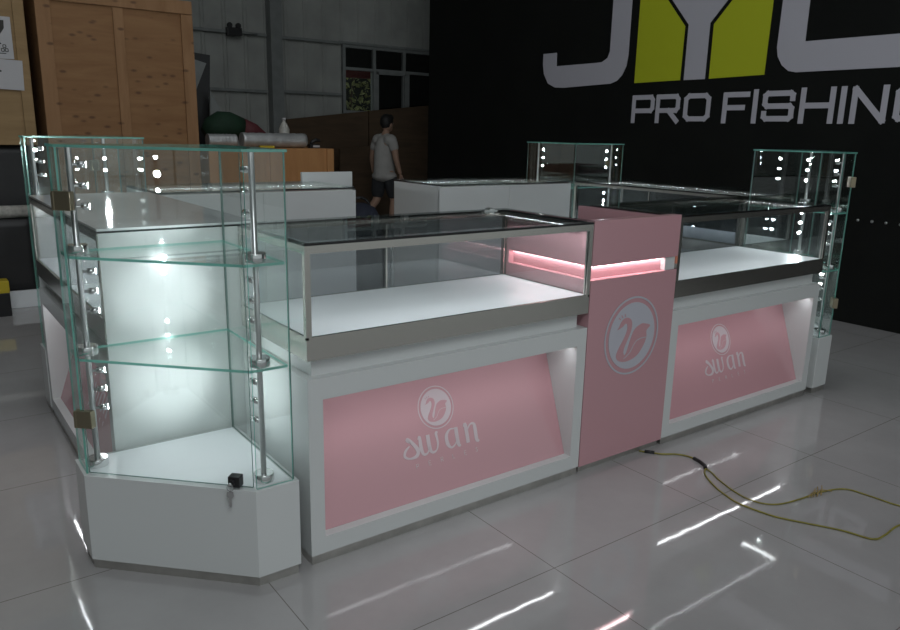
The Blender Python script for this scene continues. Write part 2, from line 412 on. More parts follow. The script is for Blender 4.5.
GLY = dict(
    s=(0.95, [([(0.50, 0.80), (0.32, 0.97), (0.42, 1.02), (0.80, 0.40), (0.72, 0.06), (0.35, 0.0), (0.10, 0.18), (0.18, 0.46), (0.42, 0.66)], [.05, .10, .14, .2, .16, .08, .13, .12, .05])]),
    w=(1.45, [([(-0.05, 0.90), (0.06, 1.0), (0.05, 0.40), (0.14, 0.04), (0.36, 0.06), (0.50, 0.35)], [.05, .14, .2, .13, .07, .06]), ([(0.50, 1.02), (0.50, 0.30), (0.62, 0.02), (0.85, 0.08), (0.98, 0.45), (0.96, 0.98), (1.06, 1.03)], [.2, .2, .12, .07, .1, .14, .06])]),
    a=(1.12, [([(0.62, 0.97), (0.30, 1.0), (0.06, 0.72), (0.05, 0.25), (0.22, 0.0), (0.45, 0.10), (0.64, 0.40)], [.05, .07, .17, .2, .1, .06, .05]), ([(0.64, 1.04), (0.64, 0.10), (0.78, 0.0)], [.2, .2, .06])]),
    n=(1.0, [([(-0.04, 0.94), (0.08, 1.02), (0.08, 0.0)], [.06, .2, .2]), ([(0.08, 0.62), (0.34, 0.98), (0.56, 0.98), (0.60, 0.75), (0.60, 0.05), (0.74, -0.02)], [.05, .07, .13, .2, .2, .06])]))
CAPS = dict(P=[[(0, 0), (0, 1), (.5, 1), (.6, .78), (.5, .52), (0, .5)]], E=[[(.55, 1), (0, 1), (0, 0), (.55, 0)], [(0, .5), (.45, .5)]], R=[[(0, 0), (0, 1), (.5, 1), (.6, .78), (.5, .52), (0, .5)], [(.25, .5), (.6, 0)]],
            L=[[(0, 1), (0, 0), (.5, 0)]], S=[[(.55, .9), (.3, 1), (.05, .8), (.5, .3), (.3, 0), (0, .1)]])
def lettering(h, width, parent, cx, base):
    """the script word over a line of small spaced capitals, on the sign panel's own plane"""
    tot = 0.95 + 1.45 + 1.12 + 0.78; k = width / tot; x = cx - width / 2
    for ch in 'swan':
        adv, strokes = GLY[ch]; b = MB()
        for pts, wd in strokes:
            path = smooth_path([(p[0] * k + x, p[1] * h + base) for p in pts], 5)
            ws = []
            for i in range(len(path)):
                t = i / 5.0; a = min(int(t), len(wd) - 1); c = min(a + 1, len(wd) - 1); f = t - a
                ws.append((wd[a] * (1 - f) + wd[c] * f) * k)
            ribbon(b, path, ws, 0, 0.0012)
        b.build('letter', 'printmark', parent)
        x += adv * k
    hh = h * 0.24; n = 6; step = width * 0.78 / (n - 1); x = cx - width * 0.36
    for ch in 'PERLES':
        b = MB()
        for st in CAPS[ch]: ribbon(b, [(p[0] * hh * 1.05 + x, p[1] * hh + base - h * 0.62) for p in st], hh * 0.12, 0, 0.0012)
        x += step
        b.build('small_letter', 'printmark', parent)

# ------------------------------------------------------------------ counters of the kiosk
D = 0.521; H = 1.05
def counter(name, label, L, loc, rz, ends=('glass', 'glass'), back='glass', sign=True, top='topglass'):
    t = thing(name, label, 'display counter', loc, rz, 'display counters of the kiosk')
    MB().box(0.004, L - 0.004, 0.005, D - 0.012, 0, 0.032).build('kick_plate', 'kick', t)
    c = MB()
    c.box(0, 0.05, 0, D, 0.032, 0.627).box(L - 0.05, L, 0, D, 0.032, 0.627)
    c.box(0.05, L - 0.05, 0, D, 0.557, 0.627).box(0.05, L - 0.05, 0, D, 0.032, 0.09).box(0.05, L - 0.05, 0.205, D, 0.09, 0.557)
    c.build('cabinet', 'white', t)
    MB().box(0.028, L - 0.028, 0.032, D - 0.02, 0.627, 0.686).build('neck', 'white', t)
    th = math.atan2(0.467, 0.16)
    sp = MB().box(0.051, L - 0.051, 0, 0.485, -0.012, 0).build('sign_panel', 'pink', t, (0, 0.034, 0.0905), (th, 0, 0)); sp['label'] = 'sloping pink panel with a white logo'
    if sign:
        cx = L * 0.475
        emblem(0.079, sp, (cx, 0.308, 0.0004), (0, 0, 0), 'printmark')
        lettering(0.066, 0.345, sp, cx, 0.150)
    MB().box(0.06, L - 0.06, 0.030, 0.042, 0.5525, 0.5568).down(0.06, L - 0.06, 0.031, 0.041, 0.5523).build('niche_led_strip', ['pole', 'nled'], t)
    # glazed display on top
    MB().box(0, L, 0, D, 0.686, 0.752).box(0, L, 0, 0.008, 0.752, 0.76).box(0, L, D - 0.008, D, 0.752, 0.76).box(0, 0.008, 0, D, 0.752, 0.76).box(L - 0.008, L, 0, D, 0.752, 0.76).build('trim_band', 'metal', t)
    MB().box(0.008, L - 0.008, 0.008, D - 0.008, 0.752, 0.7595).build('deck', 'deck', t)
    f = MB(); p = 0.018
    for x in (0, L - p):
        for y in (0, D - p): f.box(x, x + p, y, y + p, 0.76, 1.012)
    f.box(0, L, 0, p, 1.012, 1.036).box(0, L, D - 0.012, D, 1.02, 1.036).box(0, p, p, D - 0.012, 1.012, 1.036).box(L - p, L, p, D - 0.012, 1.012, 1.036)
    f.build('frame', 'metal', t)
    g = MB(); g.box(-0.001, L + 0.001, -0.001, 0.014, 1.036, 1.0425).box(-0.001, L + 0.001, D - 0.022, D + 0.001, 1.036, 1.0425)
    g.box(-0.001, 0.016, 0.014, D - 0.022, 1.036, 1.0425).box(L - 0.034, L + 0.001, 0.014, D - 0.022, 1.036, 1.0425).build('gasket', 'gasket', t)
    MB().box(0.002, L - 0.002, 0.002, D - 0.002, 1.0425, 1.05).build('top_glass', [top], t)
    MB().pane((p, 0.008), (L - p, 0.008), 0.76, 1.012, 0.005).build('front_glass', ['cglass', 'gedge_dim'], t)
    for e, x in zip(ends, (0.008, L - 0.008)):
        if e == 'glass': MB().pane((x, p), (x, D - p), 0.76, 1.012, 0.005).build('end_glass', ['cglass', 'gedge_dim'], t)
        elif e == 'white':
            s = -1 if x < L / 2 else 1
            MB().box(min(x + s * 0.009, x - s * 0.004), max(x + s * 0.009, x - s * 0.004), 0.004, D, 0.033, 1.036).build('end_panel', 'white', t)
    if back == 'glass':
        m = L / 2
        for a, b, y in ((p, m + 0.02, D - 0.006), (m - 0.02, L - p, D - 0.016)):
            d = MB().pane((a, y), (b, y), 0.762, 1.018, 0.004).build('sliding_door', ['door_glass', 'gedge_dim'], t)
            e = m + 0.014 if b < L - 0.1 else m - 0.02
            MB().box(e, e + 0.007, y - 0.0045, y + 0.0045, 0.762, 1.018).build('door_stile', 'metal', d)
    else:
        for a, b, y in ((0.002, L / 2 - 0.001, D + 0.0005), (L / 2 + 0.001, L - 0.002, D + 0.0005)):
            MB().box(a, b, y, y + 0.014, 0.05, 1.03).build('sliding_door', 'white', t)
        MB().box(p, L - p, D - 0.02, D - 0.009, 0.76, 1.02).build('back_panel', 'white', t)
    MB().box(p + 0.002, L - p - 0.002, p + 0.001, p + 0.009, 1.022, 1.030).down(p + 0.003, L - p - 0.003, p + 0.001, p + 0.009, 1.0218).build('led_strip', ['pole', 'led'], t)
    MB().box(L - p - 0.009, L - p - 0.001, p + 0.012, D - 0.03, 1.022, 1.030).down(L - p - 0.009, L - p - 0.001, p + 0.013, D - 0.031, 1.0218).build('led_strip', ['pole', 'led'], t)
    if ends[1] == 'white': MB().box(p + 0.012, L - p - 0.012, D - 0.032, D - 0.022, 1.022, 1.030).down(p + 0.013, L - p - 0.013, D - 0.032, D - 0.022, 1.0218).build('led_strip', ['pole', 'led'], t)  # extra strip along the back, added only to brighten the white interior
    return t
c1 = counter('display_counter', 'white and pink glass-topped counter between the nearest corner showcase and the pink pillar', 1.207, (0, 0, 0), 0)
lt = MB().box(-0.035, 0.035, -0.012, 0.012, 0, 0.004).box(-0.012, 0.012, -0.02, 0.012, 0.004, 0.012).build('latch', 'chrome', c1, (1.06, 0.455, 1.0502)); lt['label'] = 'small chrome latch on the glass top'
counter('display_counter', 'pink and white glass-topped counter on the far side of the pink pillar', 1.240, (1.740, 0, 0), 0)
counter('display_counter', 'counter with a white end panel and bright top behind the nearest corner showcase', 1.360, (-0.447, 1.893, 0), -PI / 2, ends=('white', 'white'), back='white', top='whiteglass')
counter('display_counter', 'glazed counter behind the further pink-fronted counter, under the far wall', 1.380, (3.552, 0.518, 0), PI / 2, back='glass', sign=False)
counter('display_counter', 'plain white counter back across the kiosk, beside the white flap panel', 1.130, (1.226, 2.415, 0), PI, ends=('white', 'white'), back='white', sign=False)
counter('display_counter', 'plain white counter back beside the walking person, ending at the small far showcase', 1.155, (2.978, 2.415, 0), PI, ends=('white', 'white'), back='white', sign=False)

# pink pillar between the two front counters
pl = thing('pillar_unit', 'square pink pillar with a round swan emblem and a glowing groove', 'pillar', (1.2095, 0, 0))
PWd = 0.528
MB().box(0.01, PWd - 0.01, 0.012, D - 0.01, 0, 0.03).build('kick_plate', 'kick', pl)
bd = MB().box(0, PWd, -0.002, 0.04, 0.03, 0.815).box(0, PWd, -0.002, 0.04, 0.872, 1.048).box(0.028, PWd, 0.028, 0.04, 0.815, 0.872).build('front_panel', 'pinkbox', pl)
MB().box(0, 0.04, 0.0405, D, 0.03, 0.815).box(0, 0.04, 0.0405, D, 0.872, 1.040).box(0.028, 0.04, 0.0405, D, 0.815, 0.872).box(0, 0.028, D - 0.03, D, 0.815, 0.872).build('side_panel', 'pinkbox', pl)
MB().box(PWd - 0.03, PWd, 0.0405, 0.57, 0.03, 1.036).build('side_panel', 'pinkbox', pl)
MB().box(0.0405, PWd - 0.0305, 0.0405, D, 0.03, 0.06).build('bottom_panel', 'pinkbox', pl)
emblem(0.168, bd, (0.268, -0.0022, 0.556), (PI / 2, 0, 0))
gl = MB().box(0.012, PWd - 0.08, 0.016, 0.0275, 0.866, 0.8718).down(0.012, PWd - 0.08, 0.016, 0.0275, 0.8658).build('groove_led_strip', ['pinkbox', 'pinkled'], pl)
MB().box(0.016, 0.0275, 0.0277, D - 0.04, 0.866, 0.8718).down(0.016, 0.0275, 0.0277, D - 0.04, 0.8658).build('groove_led_strip', ['pinkbox', 'pinkled'], pl)
MB().box(PWd - 0.075, PWd - 0.01, 0.004, 0.028, 0.8152, 0.8718).build('end_block', 'white', pl, bevel=0.002)
MB().box(PWd - 0.01, PWd - 0.002, -0.003, 0.03, 0.84, 0.8718).build('corner_clip', simple('copper_clip', (0.7, 0.25, 0.15), 0.4), pl)

# ------------------------------------------------------------------ corner showcases
S, T = 0.531, 0.139
PENTA = [(-S, 0), (-S, -T), (-T, -S), (0, -S), (0, 0)]       # A, B, C, D, E
def inset(poly, d):
    n = len(poly); out = []
    for i in range(n):
        p0, p1, p2 = Vector(poly[i - 1]), Vector(poly[i]), Vector(poly[(i + 1) % n])
        d1, d2 = (p1 - p0).normalized(), (p2 - p1).normalized()
        n1, n2 = Vector((-d1.y, d1.x)), Vector((-d2.y, d2.x))
        bis = (n1 + n2); k = d / max(0.2, bis.dot(n1)); out.append(tuple(p1 + bis * k))
    return out
def showcase(label, loc, rz):
    t = thing('corner_showcase', label, 'glass showcase', loc, rz, 'corner showcases of the kiosk')
    MB().prism(inset(PENTA, 0.007), 0, 0.032).build('kick_plate', 'kick', t)
    bs = MB().prism(PENTA, 0.032, 0.319).build('base', 'white', t, bevel=0.0015)
    MB().prism(inset(PENTA, 0.022), 0.319, 0.3235).build('base_deck', 'deck', bs)
    A, B, C, Dd, E = [Vector(p) for p in inset(PENTA, 0.012)]
    z0, z1 = 0.3195, 1.302
    def sh(p, q, a, b): d = (q - p).normalized(); return p + d * a, q - d * b
    for nm, (p, q) in (('side_glass', sh(A, B, 0.003, 0.003)), ('side_glass', sh(C, Dd, 0.003, 0.003)), ('back_glass', sh(Dd, E, 0.004, 0.0)), ('back_glass', sh(E, A, 0.004, 0.0))):
        MB().pane(p, q, z0, z1, 0.006).build(nm, ['glass', 'gedge' if nm == 'side_glass' else 'gedge_dim'], t)
    p, q = sh(B, C, 0.007, 0.007)
    door = MB().pane(p, q, 0.326, z1 - 0.002, 0.006).build('glass_door', ['glass', 'gedge_dim'], t)
    dd = (q - p).normalized(); nrm = Vector((dd.y, -dd.x))
    ang = math.atan2(dd.y, dd.x)
    for z in (1.155, 0.50):
        h = MB().box(-0.022, 0.030, -0.011, 0.011, -0.027, 0.027).box(-0.028, -0.018, -0.012, 0.014, -0.027, 0.027)
        h.build('hinge', 'hinge', door, (p.x, p.y, z), (0, 0, ang), bevel=0.002)
    lk = q - dd * 0.055
    lo = MB().box(-0.018, 0.018, -0.016, 0.014, 0.0, 0.034).lathe([(0.009, 0), (0.009, 0.008)], (-0.004, -0.016, 0.018), 16, 0, (0, -1, 0)).build('lock', 'black', t, (lk.x, lk.y, 0.327), (0, 0, ang), bevel=0.002)
    ky = MB(); ky.lathe([(0.005, 0), (0.005, 0.012)], (-0.004, -0.024, 0.018), 12, 0, (0, -1, 0))
    ring = [(-0.004 + 0.010 * math.cos(a), -0.032, 0.006 + 0.010 * math.sin(a)) for a in [2 * PI * k / 14 for k in range(15)]]
    ky.tube(ring, 0.0012, 6)
    bowp = [( -0.014, -0.005), (-0.016, -0.018), (-0.009, -0.026), (-0.0085, -0.052), (-0.004, -0.056), (0.0, -0.050), (0.0, -0.026), (0.008, -0.018), (0.006, -0.005)]
    ky.prism([(a - 0.0, b) for a, b in bowp], -0.0335, -0.0315, 0, None, 'y')
    ky.build('key', 'chrome', lo)
    sp = inset(PENTA, 0.018)
    for z in (0.988, 0.680): MB().prism(sp, z, z + 0.008, 0, 1).build('shelf', ['glass', 'gedge'], t)
    MB().prism(inset(PENTA, 0.006), 1.3025, 1.31, 0, 1).build('top_glass', ['glass', 'gedge'], t)
    for k, (px, py, hx, hy) in enumerate(((-0.480, -0.092, 1.0, -0.22), (-0.092, -0.480, -0.22, 1.0))):
        po = MB().lathe([(0.0085, 0.3236), (0.0085, 1.3018)], (px, py, 0), 16).build('pole', 'pole', t)
        for z in (0.3237, 0.6885, 0.9965):
            MB().lathe([(0.030, z), (0.031, z + 0.002), (0.031, z + 0.024), (0.030, z + 0.026)], (px, py, 0), 28).build('flange', 'chrome', po)
        hd = Vector((hx, hy, 0)).normalized()
        for zt in (1.298, 0.986, 0.678):
            for dz in (0.045, 0.105, 0.165):
                z = zt - dz; c = Vector((px, py, z)) + hd * 0.007
                hm = MB().lathe([(0.0045, 0), (0.0045, 0.012), (0.0095, 0.013), (0.0095, 0.036)], c, 16, 0, hd)
                hm.lathe([(0.0078, 0.036), (0.0078, 0.0372)], c, 16, 1, hd)
                hm.build('led_spot', ['chrome', 'spot'], po)
            l = bpy.data.lights.new('spot_light', 'SPOT'); l.energy = SPOT_W; l.spot_size = math.radians(44); l.spot_blend = 1.0; l.shadow_soft_size = 0.012; l.color = (0.90, 0.97, 1.0)
            lo_ = bpy.data.objects.new('spot_light', l); COL.objects.link(lo_); lo_.parent = po
            lo_.location = Vector((px, py, zt - 0.105)) + hd * 0.05
            lo_.rotation_euler = Vector((hd.x, hd.y, -0.12)).to_track_quat('-Z', 'Y').to_euler()
    return t
SPOT_W = 8.0
sc0 = showcase('nearest tall glass corner showcase with a lock and key on its white base', (-0.043, 0.516, 0), 0)
dup(sc0, (3.023, 0.516, 0), PI / 2, 'glass corner showcase beside the outer end of the further pink-fronted counter')
dup(sc0, (0.081, 1.900, 0), -PI / 2, 'glass corner showcase behind the nearest one, in front of the plywood crates')
dup(sc0, (3.023, 1.900, 0), PI, 'smallest-looking glass showcase at the far corner beyond the plain white counter backs')

# white flap panel behind the left back counter, dark bag in the gateway
tag(MB().box(0, 0.36, 0, 0.025, 0, 1.10).build('flap_panel', 'white', None, (1.165, 2.46, 0), bevel=0.002), 'white upright flap panel standing behind the plain white counter back', 'panel')
bg = thing('duffel_bag', 'dark navy upright bag on the floor in the gap between the white counter backs', 'bag', (1.80, 2.85, 0))
bb = MB().lathe([(0.14, 0), (0.17, 0.02), (0.185, 0.15), (0.18, 0.56), (0.165, 0.72), (0.11, 0.82), (0.04, 0.85)], (0, 0, 0), 24).build('bag_body', 'navy', bg)
MB().tube([(0.09 * math.cos(a), 0, 0.80 + 0.09 * math.sin(a)) for a in [PI * k / 12 for k in range(13)]], 0.010, 8).build('handle', 'black', bg)

# ------------------------------------------------------------------ wall lettering on the black wall (flat cut sheets)
ws = thing('wall_lettering', 'giant grey and lime lettering high on the black wall', 'sign', (WX, 0, 0))
def wall_poly(name, polys, m):
    b = MB()
    for p in polys: b.prism(p, -0.006, 0, 0, None, 'x')
    o = b.build(name, m, ws); return o
def arc(cx, cz, r, a0, a1, n=8): return [(cx + r * math.cos(math.radians(a0 + (a1 - a0) * k / n)), cz + r * math.sin(math.radians(a0 + (a1 - a0) * k / n))) for k in range(n + 1)]
TOP = 2.98
# y decreases towards the right of the photograph
wall_poly('letter', [[(4.281, 2.206), (4.078, 2.206), (4.072, 2.07), (3.50, 2.072)] + [(3.43, 2.075), (3.36, 2.11), (3.335, 2.17)] + [(3.333, TOP), (3.10, TOP), (3.10, 2.12)]
                     + [(3.115, 2.02), (3.16, 1.94), (3.22, 1.89), (3.30, 1.866)] + [(3.95, 1.848), (4.08, 1.855), (4.19, 1.90), (4.26, 2.0), (4.28, 2.10)]], 'lettergrey')
g = wall_poly('letter', [[(2.437, 1.865), (2.437, 2.332), (2.99, 2.96), (2.72, TOP), (2.327, 2.62), (1.94, TOP), (1.65, 2.94), (2.217, 2.326), (2.218, 1.865)]], 'lettergrey')
for pts in ([(3.0, 1.86), (2.478, 1.866), (2.474, 2.322), (3.0, 2.92)], [(2.176, 1.866), (2.178, 2.312), (1.642, 2.90), (1.656, 1.876)]):
    o = wall_poly('letter_block', [pts], 'lettergreen'); o['label'] = 'lime green block beside the grey letter'
wall_poly('letter', [[(1.57, 2.08), (1.555, 2.01), (1.51, 1.94), (1.45, 1.895), (1.387, 1.882), (0.10, 1.882), (0.10, 2.105), (1.341, 2.108), (1.345, 2.78), (0.10, 2.78), (0.10, TOP), (1.40, TOP), (1.50, 2.95), (1.56, 2.88)]], 'lettergrey')
LZ0, LZ1 = 1.508, 1.748; SW = 0.043
def stroke_letter(paths, y0, y1):
    b = MB()
    for pts in paths:
        P = [(y0 + (y1 - y0) * u, LZ0 + (LZ1 - LZ0) * v) for u, v in pts]
        n = len(P)
        for i in range(n - 1):
            a, c = Vector(P[i]), Vector(P[i + 1]); d = (c - a).normalized(); k = Vector((-d.y, d.x)) * SW / 2; e = d * SW * 0.38
            q = [a - e + k, c + e + k, c + e - k, a - e - k]
            b.prism([tuple(v) for v in q], -0.004 - 0.0003 * len(b.f) / 6, -0.0001 - 0.0003 * len(b.f) / 6, 0, None, 'x')
    b.build('small_letter', 'lettergrey', ws)
m0, m1 = 0.09, 0.91
PR = {'P': [[(m0, 0), (m0, m1), (0.85, m1), (0.92, 0.80), (0.92, 0.50), (0.85, 0.40), (0.1, 0.40)]],
      'R': [[(m0, 0), (m0, m1), (0.85, m1), (0.92, 0.80), (0.92, 0.50), (0.85, 0.40), (0.1, 0.40)], [(0.55, 0.40), (0.92, 0.0)]],
      'O': [[(0.2, m0), (0.80, m0), (m1, 0.2), (m1, 0.8), (0.8, m1), (0.2, m1), (m0, 0.8), (m0, 0.2), (0.2, m0)]],
      'F': [[(m0, 0), (m0, m1), (0.95, m1)], [(m0, 0.47), (0.80, 0.47)]],
      'I': [[(0.5, 0.0), (0.5, 1.0)]],
      'S': [[(m1, 0.72), (m1, 0.85), (0.84, m1), (0.16, m1), (m0, 0.84), (m0, 0.58), (0.16, 0.5), (0.84, 0.5), (m1, 0.42), (m1, 0.16), (0.84, m0), (0.16, m0), (m0, 0.16), (m0, 0.28)]],
      'H': [[(m0, 0), (m0, 1)], [(m1, 0), (m1, 1)], [(m0, 0.5), (m1, 0.5)]],
      'N': [[(m0, 0), (m0, 0.98), (m1, 0.02), (m1, 1)]],
      'G': [[(m1, 0.75), (m1, 0.84), (0.84, m1), (0.16, m1), (m0, 0.84), (m0, 0.16), (0.16, m0), (0.84, m0), (m1, 0.16), (m1, 0.5), (0.55, 0.5)]]}
for ch, a, b_ in (('P', 3.011, 2.741), ('R', 2.726, 2.455), ('O', 2.415, 2.13), ('F', 2.014, 1.766), ('I', 1.745, 1.671), ('S', 1.645, 1.359), ('H', 1.325, 1.040), ('I', 1.018, 0.953), ('N', 0.924, 0.660), ('G', 0.618, 0.340)):
    stroke_letter(PR[ch], a, b_)
for y, where in ((0.747, 'nearest the glass showcase'), (0.644, 'second from the glass showcase'), (0.545, 'third from the glass showcase'), (0.445, 'cut by the edge of the picture')):
    tag(MB().lathe([(0.011, 0), (0.011, 0.004), (0.005, 0.012)], (WX, y, 0.79), 16, 0, (-1, 0, 0)).build('wall_hook', 'pole'), 'small round metal stud on the black wall, ' + where, 'stud', 'studs on the black wall')

# ------------------------------------------------------------------ crates and stacked goods at the back left
pal = tag(MB().box(-1.6, -0.10, 4.40, 5.6, 0, 0.13).build('base_slab', 'deck', None, bevel=0.004), 'low white slab under the black covered stack on the floor', 'slab')
def drape(name, x0, x1, y0, y1, z0, z1, label):
    b = MB(); nx = 26; rows = 9; per = []
    pts = []
    for k in range(nx): pts.append((x0 + (x1 - x0) * k / nx, y0))
    for k in range(nx): pts.append((x1, y0 + (y1 - y0) * k / nx))
    for k in range(nx): pts.append((x1 - (x1 - x0) * k / nx, y1))
    for k in range(nx): pts.append((x0, y1 - (y1 - y0) * k / nx))
    cx, cy = (x0 + x1) / 2, (y0 + y1) / 2; n = len(pts); vs = []
    for r in range(rows + 1):
        f = r / rows
        for i, (x, y) in enumerate(pts):
            wv = -0.018 * (0.5 + 0.5 * math.sin(i * 0.9 + 2.1 * math.sin(i * 0.37) + f * 1.2)) * (1 - f * 0.8)
            d = Vector((cx - x, cy - y)).normalized() * (-wv)
            vs.append((x + d.x, y + d.y, z0 + (z1 - z0) * f))
    fs = [(r * n + i, r * n + (i + 1) % n, (r + 1) * n + (i + 1) % n, (r + 1) * n + i) for r in range(rows) for i in range(n)]
    fs += [tuple(range(n - 1, -1, -1)), tuple(range(rows * n, rows * n + n))]
    b.add(vs, fs, 0, True)
    return tag(b.build(name, 'tarp'), label, 'covered stack')
drape('tarp_stack', -1.55, -0.12, 4.43, 5.55, 0.131, 0.665, 'wide black tarpaulin-covered stack on the white slab')
drape('tarp_bundle', -1.50, -0.06, 4.62, 5.55, 0.667, 1.200, 'upper black tarpaulin bundle between the wrapped roll and the crate')
rl = thing('wrapped_roll', 'pale plastic-wrapped roll lying on the black tarpaulin ledge', 'roll', (-0.75, 4.53, 0.7155))
MB().tube([(-0.6, 0, 0), (-0.3, 0, 0), (0, 0, 0), (0.3, 0, 0), (0.63, 0, 0)], [0.046, 0.048, 0.046, 0.048, 0.046], 20).build('roll_body', 'film', rl)
MB().lathe([(0.030, 0), (0.030, 0.012)], (0.63, 0, 0), 20, 0, (1, 0, 0)).build('end_cap', 'black', rl)
yb = thing('bollard', 'yellow-topped dark block standing at the left edge of the floor', 'bollard', (-0.408, 4.22, 0))
MB().box(-0.06, 0.06, -0.06, 0.06, 0, 0.17).build('post', 'black', yb, bevel=0.004)
MB().box(-0.062, 0.062, -0.062, 0.062, 0.17, 0.26).build('top_block', 'yellow', yb, bevel=0.006)

def crate(label, x0, x1, y0, y1, z0, z1, m, battens, mb='batten', toprail=True):
    t = thing('plywood_crate', label, 'crate', (x0, y0, z0), 0, 'shipping crates')
    W, Dp, Hh = x1 - x0, y1 - y0, z1 - z0
    MB().box(0, W, 0, Dp, 0, Hh).build('panel_box', m, t, bevel=0.003)
    for a, b in battens: MB().box(a, b, -0.018, -0.0005, 0.0, Hh - (0.105 if toprail else 0)).build('batten', mb, t, bevel=0.002)
    if toprail: MB().box(0, W, -0.018, -0.0005, Hh - 0.10, Hh).build('top_rail', mb, t, bevel=0.002)
    MB().box(0, W, -0.018, -0.0005, -0.0 + 0.0, 0.08).build('bottom_rail', mb, t) if False else None
    return t
k1 = crate('plywood crate with paper labels standing on the black covered stack', -1.30, -0.012, 4.56, 5.55, 1.205, 2.75, 'crate2', ((0, 0.09), (1.215, 1.288)), 'crate2')
crate('big plywood crate with a vertical centre batten on the floor behind the showcases', 0.052, 1.19, 4.50, 5.60, 0, 2.345, "crate", ((0, 0.10), (0.53, 0.605), (1.045, 1.138)))
p1 = MB().box(-0.13, 0.105, -0.0015, 0, -0.145, 0.145).build('paper_label', 'paper', k1, (1.30 - 0.212, -0.0190, 0.755)); p1['label'] = 'white paper with a wine glass symbol'
b = MB()
prof = [(-0.075, 0.10), (0.075, 0.10), (0.072, 0.045), (0.045, 0.005), (0.012, -0.010), (0.010, -0.045), (0.045, -0.058), (0.045, -0.066), (-0.045, -0.066), (-0.045, -0.058), (-0.010, -0.045), (-0.012, -0.010), (-0.045, 0.005), (-0.072, 0.045)]
b.prism([(x - 0.012, z + 0.02) for x, z in prof], -0.0022, -0.0015, 0, None, 'y')
b.build('glass_symbol', 'ink', p1)
def glyph(strokes, ox, oz, s, par, nm='character'):
    b = MB()
    for (x0, z0), (x1, z1) in strokes:
        a, c = Vector((x0, z0)) * s + Vector((ox, oz)), Vector((x1, z1)) * s + Vector((ox, oz)); d = (c - a).normalized(); k = Vector((-d.y, d.x)) * s * 0.06
        b.prism([tuple(v) for v in (a + k, c + k, c - k, a - k)], -0.0022, -0.0015, 0, None, 'y')
    b.build(nm, 'ink', par)
YI = [((.2, 1), (.8, 1)), ((.2, .75), (.8, .75)), ((.2, .55), (.8, .55)), ((.2, 1), (.2, .55)), ((.8, 1), (.8, .55)), ((.25, .5), (.05, .2)), ((.2, .4), (.95, .4)), ((.95, .4), (.85, 0)), ((.5, .4), (.2, 0)), ((.72, .4), (.45, 0))]
SUI = [((.0, .9), (.4, .9)), ((.2, .9), (.0, .4)), ((.1, .5), (.1, .1)), ((.1, .5), (.38, .5)), ((.38, .5), (.38, .1)), ((.1, .1), (.38, .1)), ((.5, .85), (1, .85)), ((.6, .8), (.5, .5)), ((.9, .8), (1, .5)), ((.45, .38), (1, .38)), ((.72, .55), (.72, 0))]
PIN = [((.3, 1), (.7, 1)), ((.3, .6), (.7, .6)), ((.3, 1), (.3, .6)), ((.7, 1), (.7, .6)), ((.05, .45), (.42, .45)), ((.05, 0), (.42, 0)), ((.05, .45), (.05, 0)), ((.42, .45), (.42, 0)), ((.58, .45), (.95, .45)), ((.58, 0), (.95, 0)), ((.58, .45), (.58, 0)), ((.95, .45), (.95, 0))]
for gq, ox in ((YI, -0.092), (SUI, -0.032), (PIN, 0.028)): glyph(gq, ox, -0.095, 0.046, p1)
glyph([((0, .2), (3.0, .2))], -0.092, -0.118, 0.05, p1, 'text_line')
p2 = MB().box(-0.19, 0.125, -0.0015, 0, -0.105, 0.105).build('paper_label', 'paper', k1, (1.30 - 0.185, -0.0190, 0.502), (0, 0.03, 0)); p2['label'] = 'white paper with a few lines of small print'
for i, w in enumerate((0.9, 1.25, 0.75, 1.0)): glyph([((0, 0), (w, 0))], -0.15, 0.055 - 0.034 * i, 0.11, p2, 'text_line')

wb = crate('small orange plywood box carrying silver duct rolls', 1.30, 2.505, 4.60, 5.45, 0, 1.19, 'orangewood', ((0, 0.07), (0.56, 0.63), (1.135, 1.205)), 'orangewood', False)
def roll(label, x0, x1, y, z, r, m, rz=0.0):
    t = thing('duct_roll', label, 'duct', (x0, y, z), rz, 'silver ducts on the orange box')
    L = x1 - x0; n = 22
    MB().tube([(L * k / n, 0, 0) for k in range(n + 1)], [r * (1 + 0.035 * math.sin(k * 2.2)) for k in range(n + 1)], 20).build('tube', m, t)
    MB().lathe([(r * 0.8, 0), (r * 0.8, 0.004)], (L, 0, 0), 20, 0, (1, 0, 0)).build('end_dark_disc', 'black', t)  # solid black disc stands for the shade inside the tube
    return t
roll('long silver duct roll lying on the orange plywood box', 1.68, 2.31, 4.80, 1.259, 0.066, 'foil')
roll('short silver duct roll beside the green canvas on the orange box', 1.36, 1.62, 4.78, 1.251, 0.058, 'foil')
bt = thing('plastic_bottle', 'crumpled clear plastic bottle standing behind the silver duct', 'bottle', (2.20, 5.02, 1.1905))
MB().lathe([(0.045, 0), (0.05, 0.02), (0.047, 0.10), (0.052, 0.17), (0.03, 0.22), (0.016, 0.24), (0.016, 0.26)], (0, 0, 0), 18).build('bottle_body', 'film', bt)
MB().lathe([(0.019, 0.255), (0.019, 0.278)], (0, 0, 0), 14).build('cap', 'paper', bt)
tl = thing('cordless_tool', 'small black and white tool at the right end of the orange box top', 'tool', (2.40, 4.80, 1.1905))
MB().box(-0.05, 0.05, -0.03, 0.03, 0, 0.035).tube([(-0.03, 0, 0.03), (-0.01, 0, 0.06), (0.03, 0, 0.075), (0.07, 0, 0.07)], [0.016, 0.017, 0.018, 0.012], 12).build('tool_body', 'black', tl)
MB().box(-0.02, 0.05, -0.034, -0.0301, 0.008, 0.026).build('side_plate', 'paper', tl)
tag(MB().box(0, 0.14, 0, 0.03, 0, 0.022).build('yellow_strap', 'yellow', None, (1.80, 4.66, 1.1902)), 'small yellow strip in front of the long silver duct', 'strap')
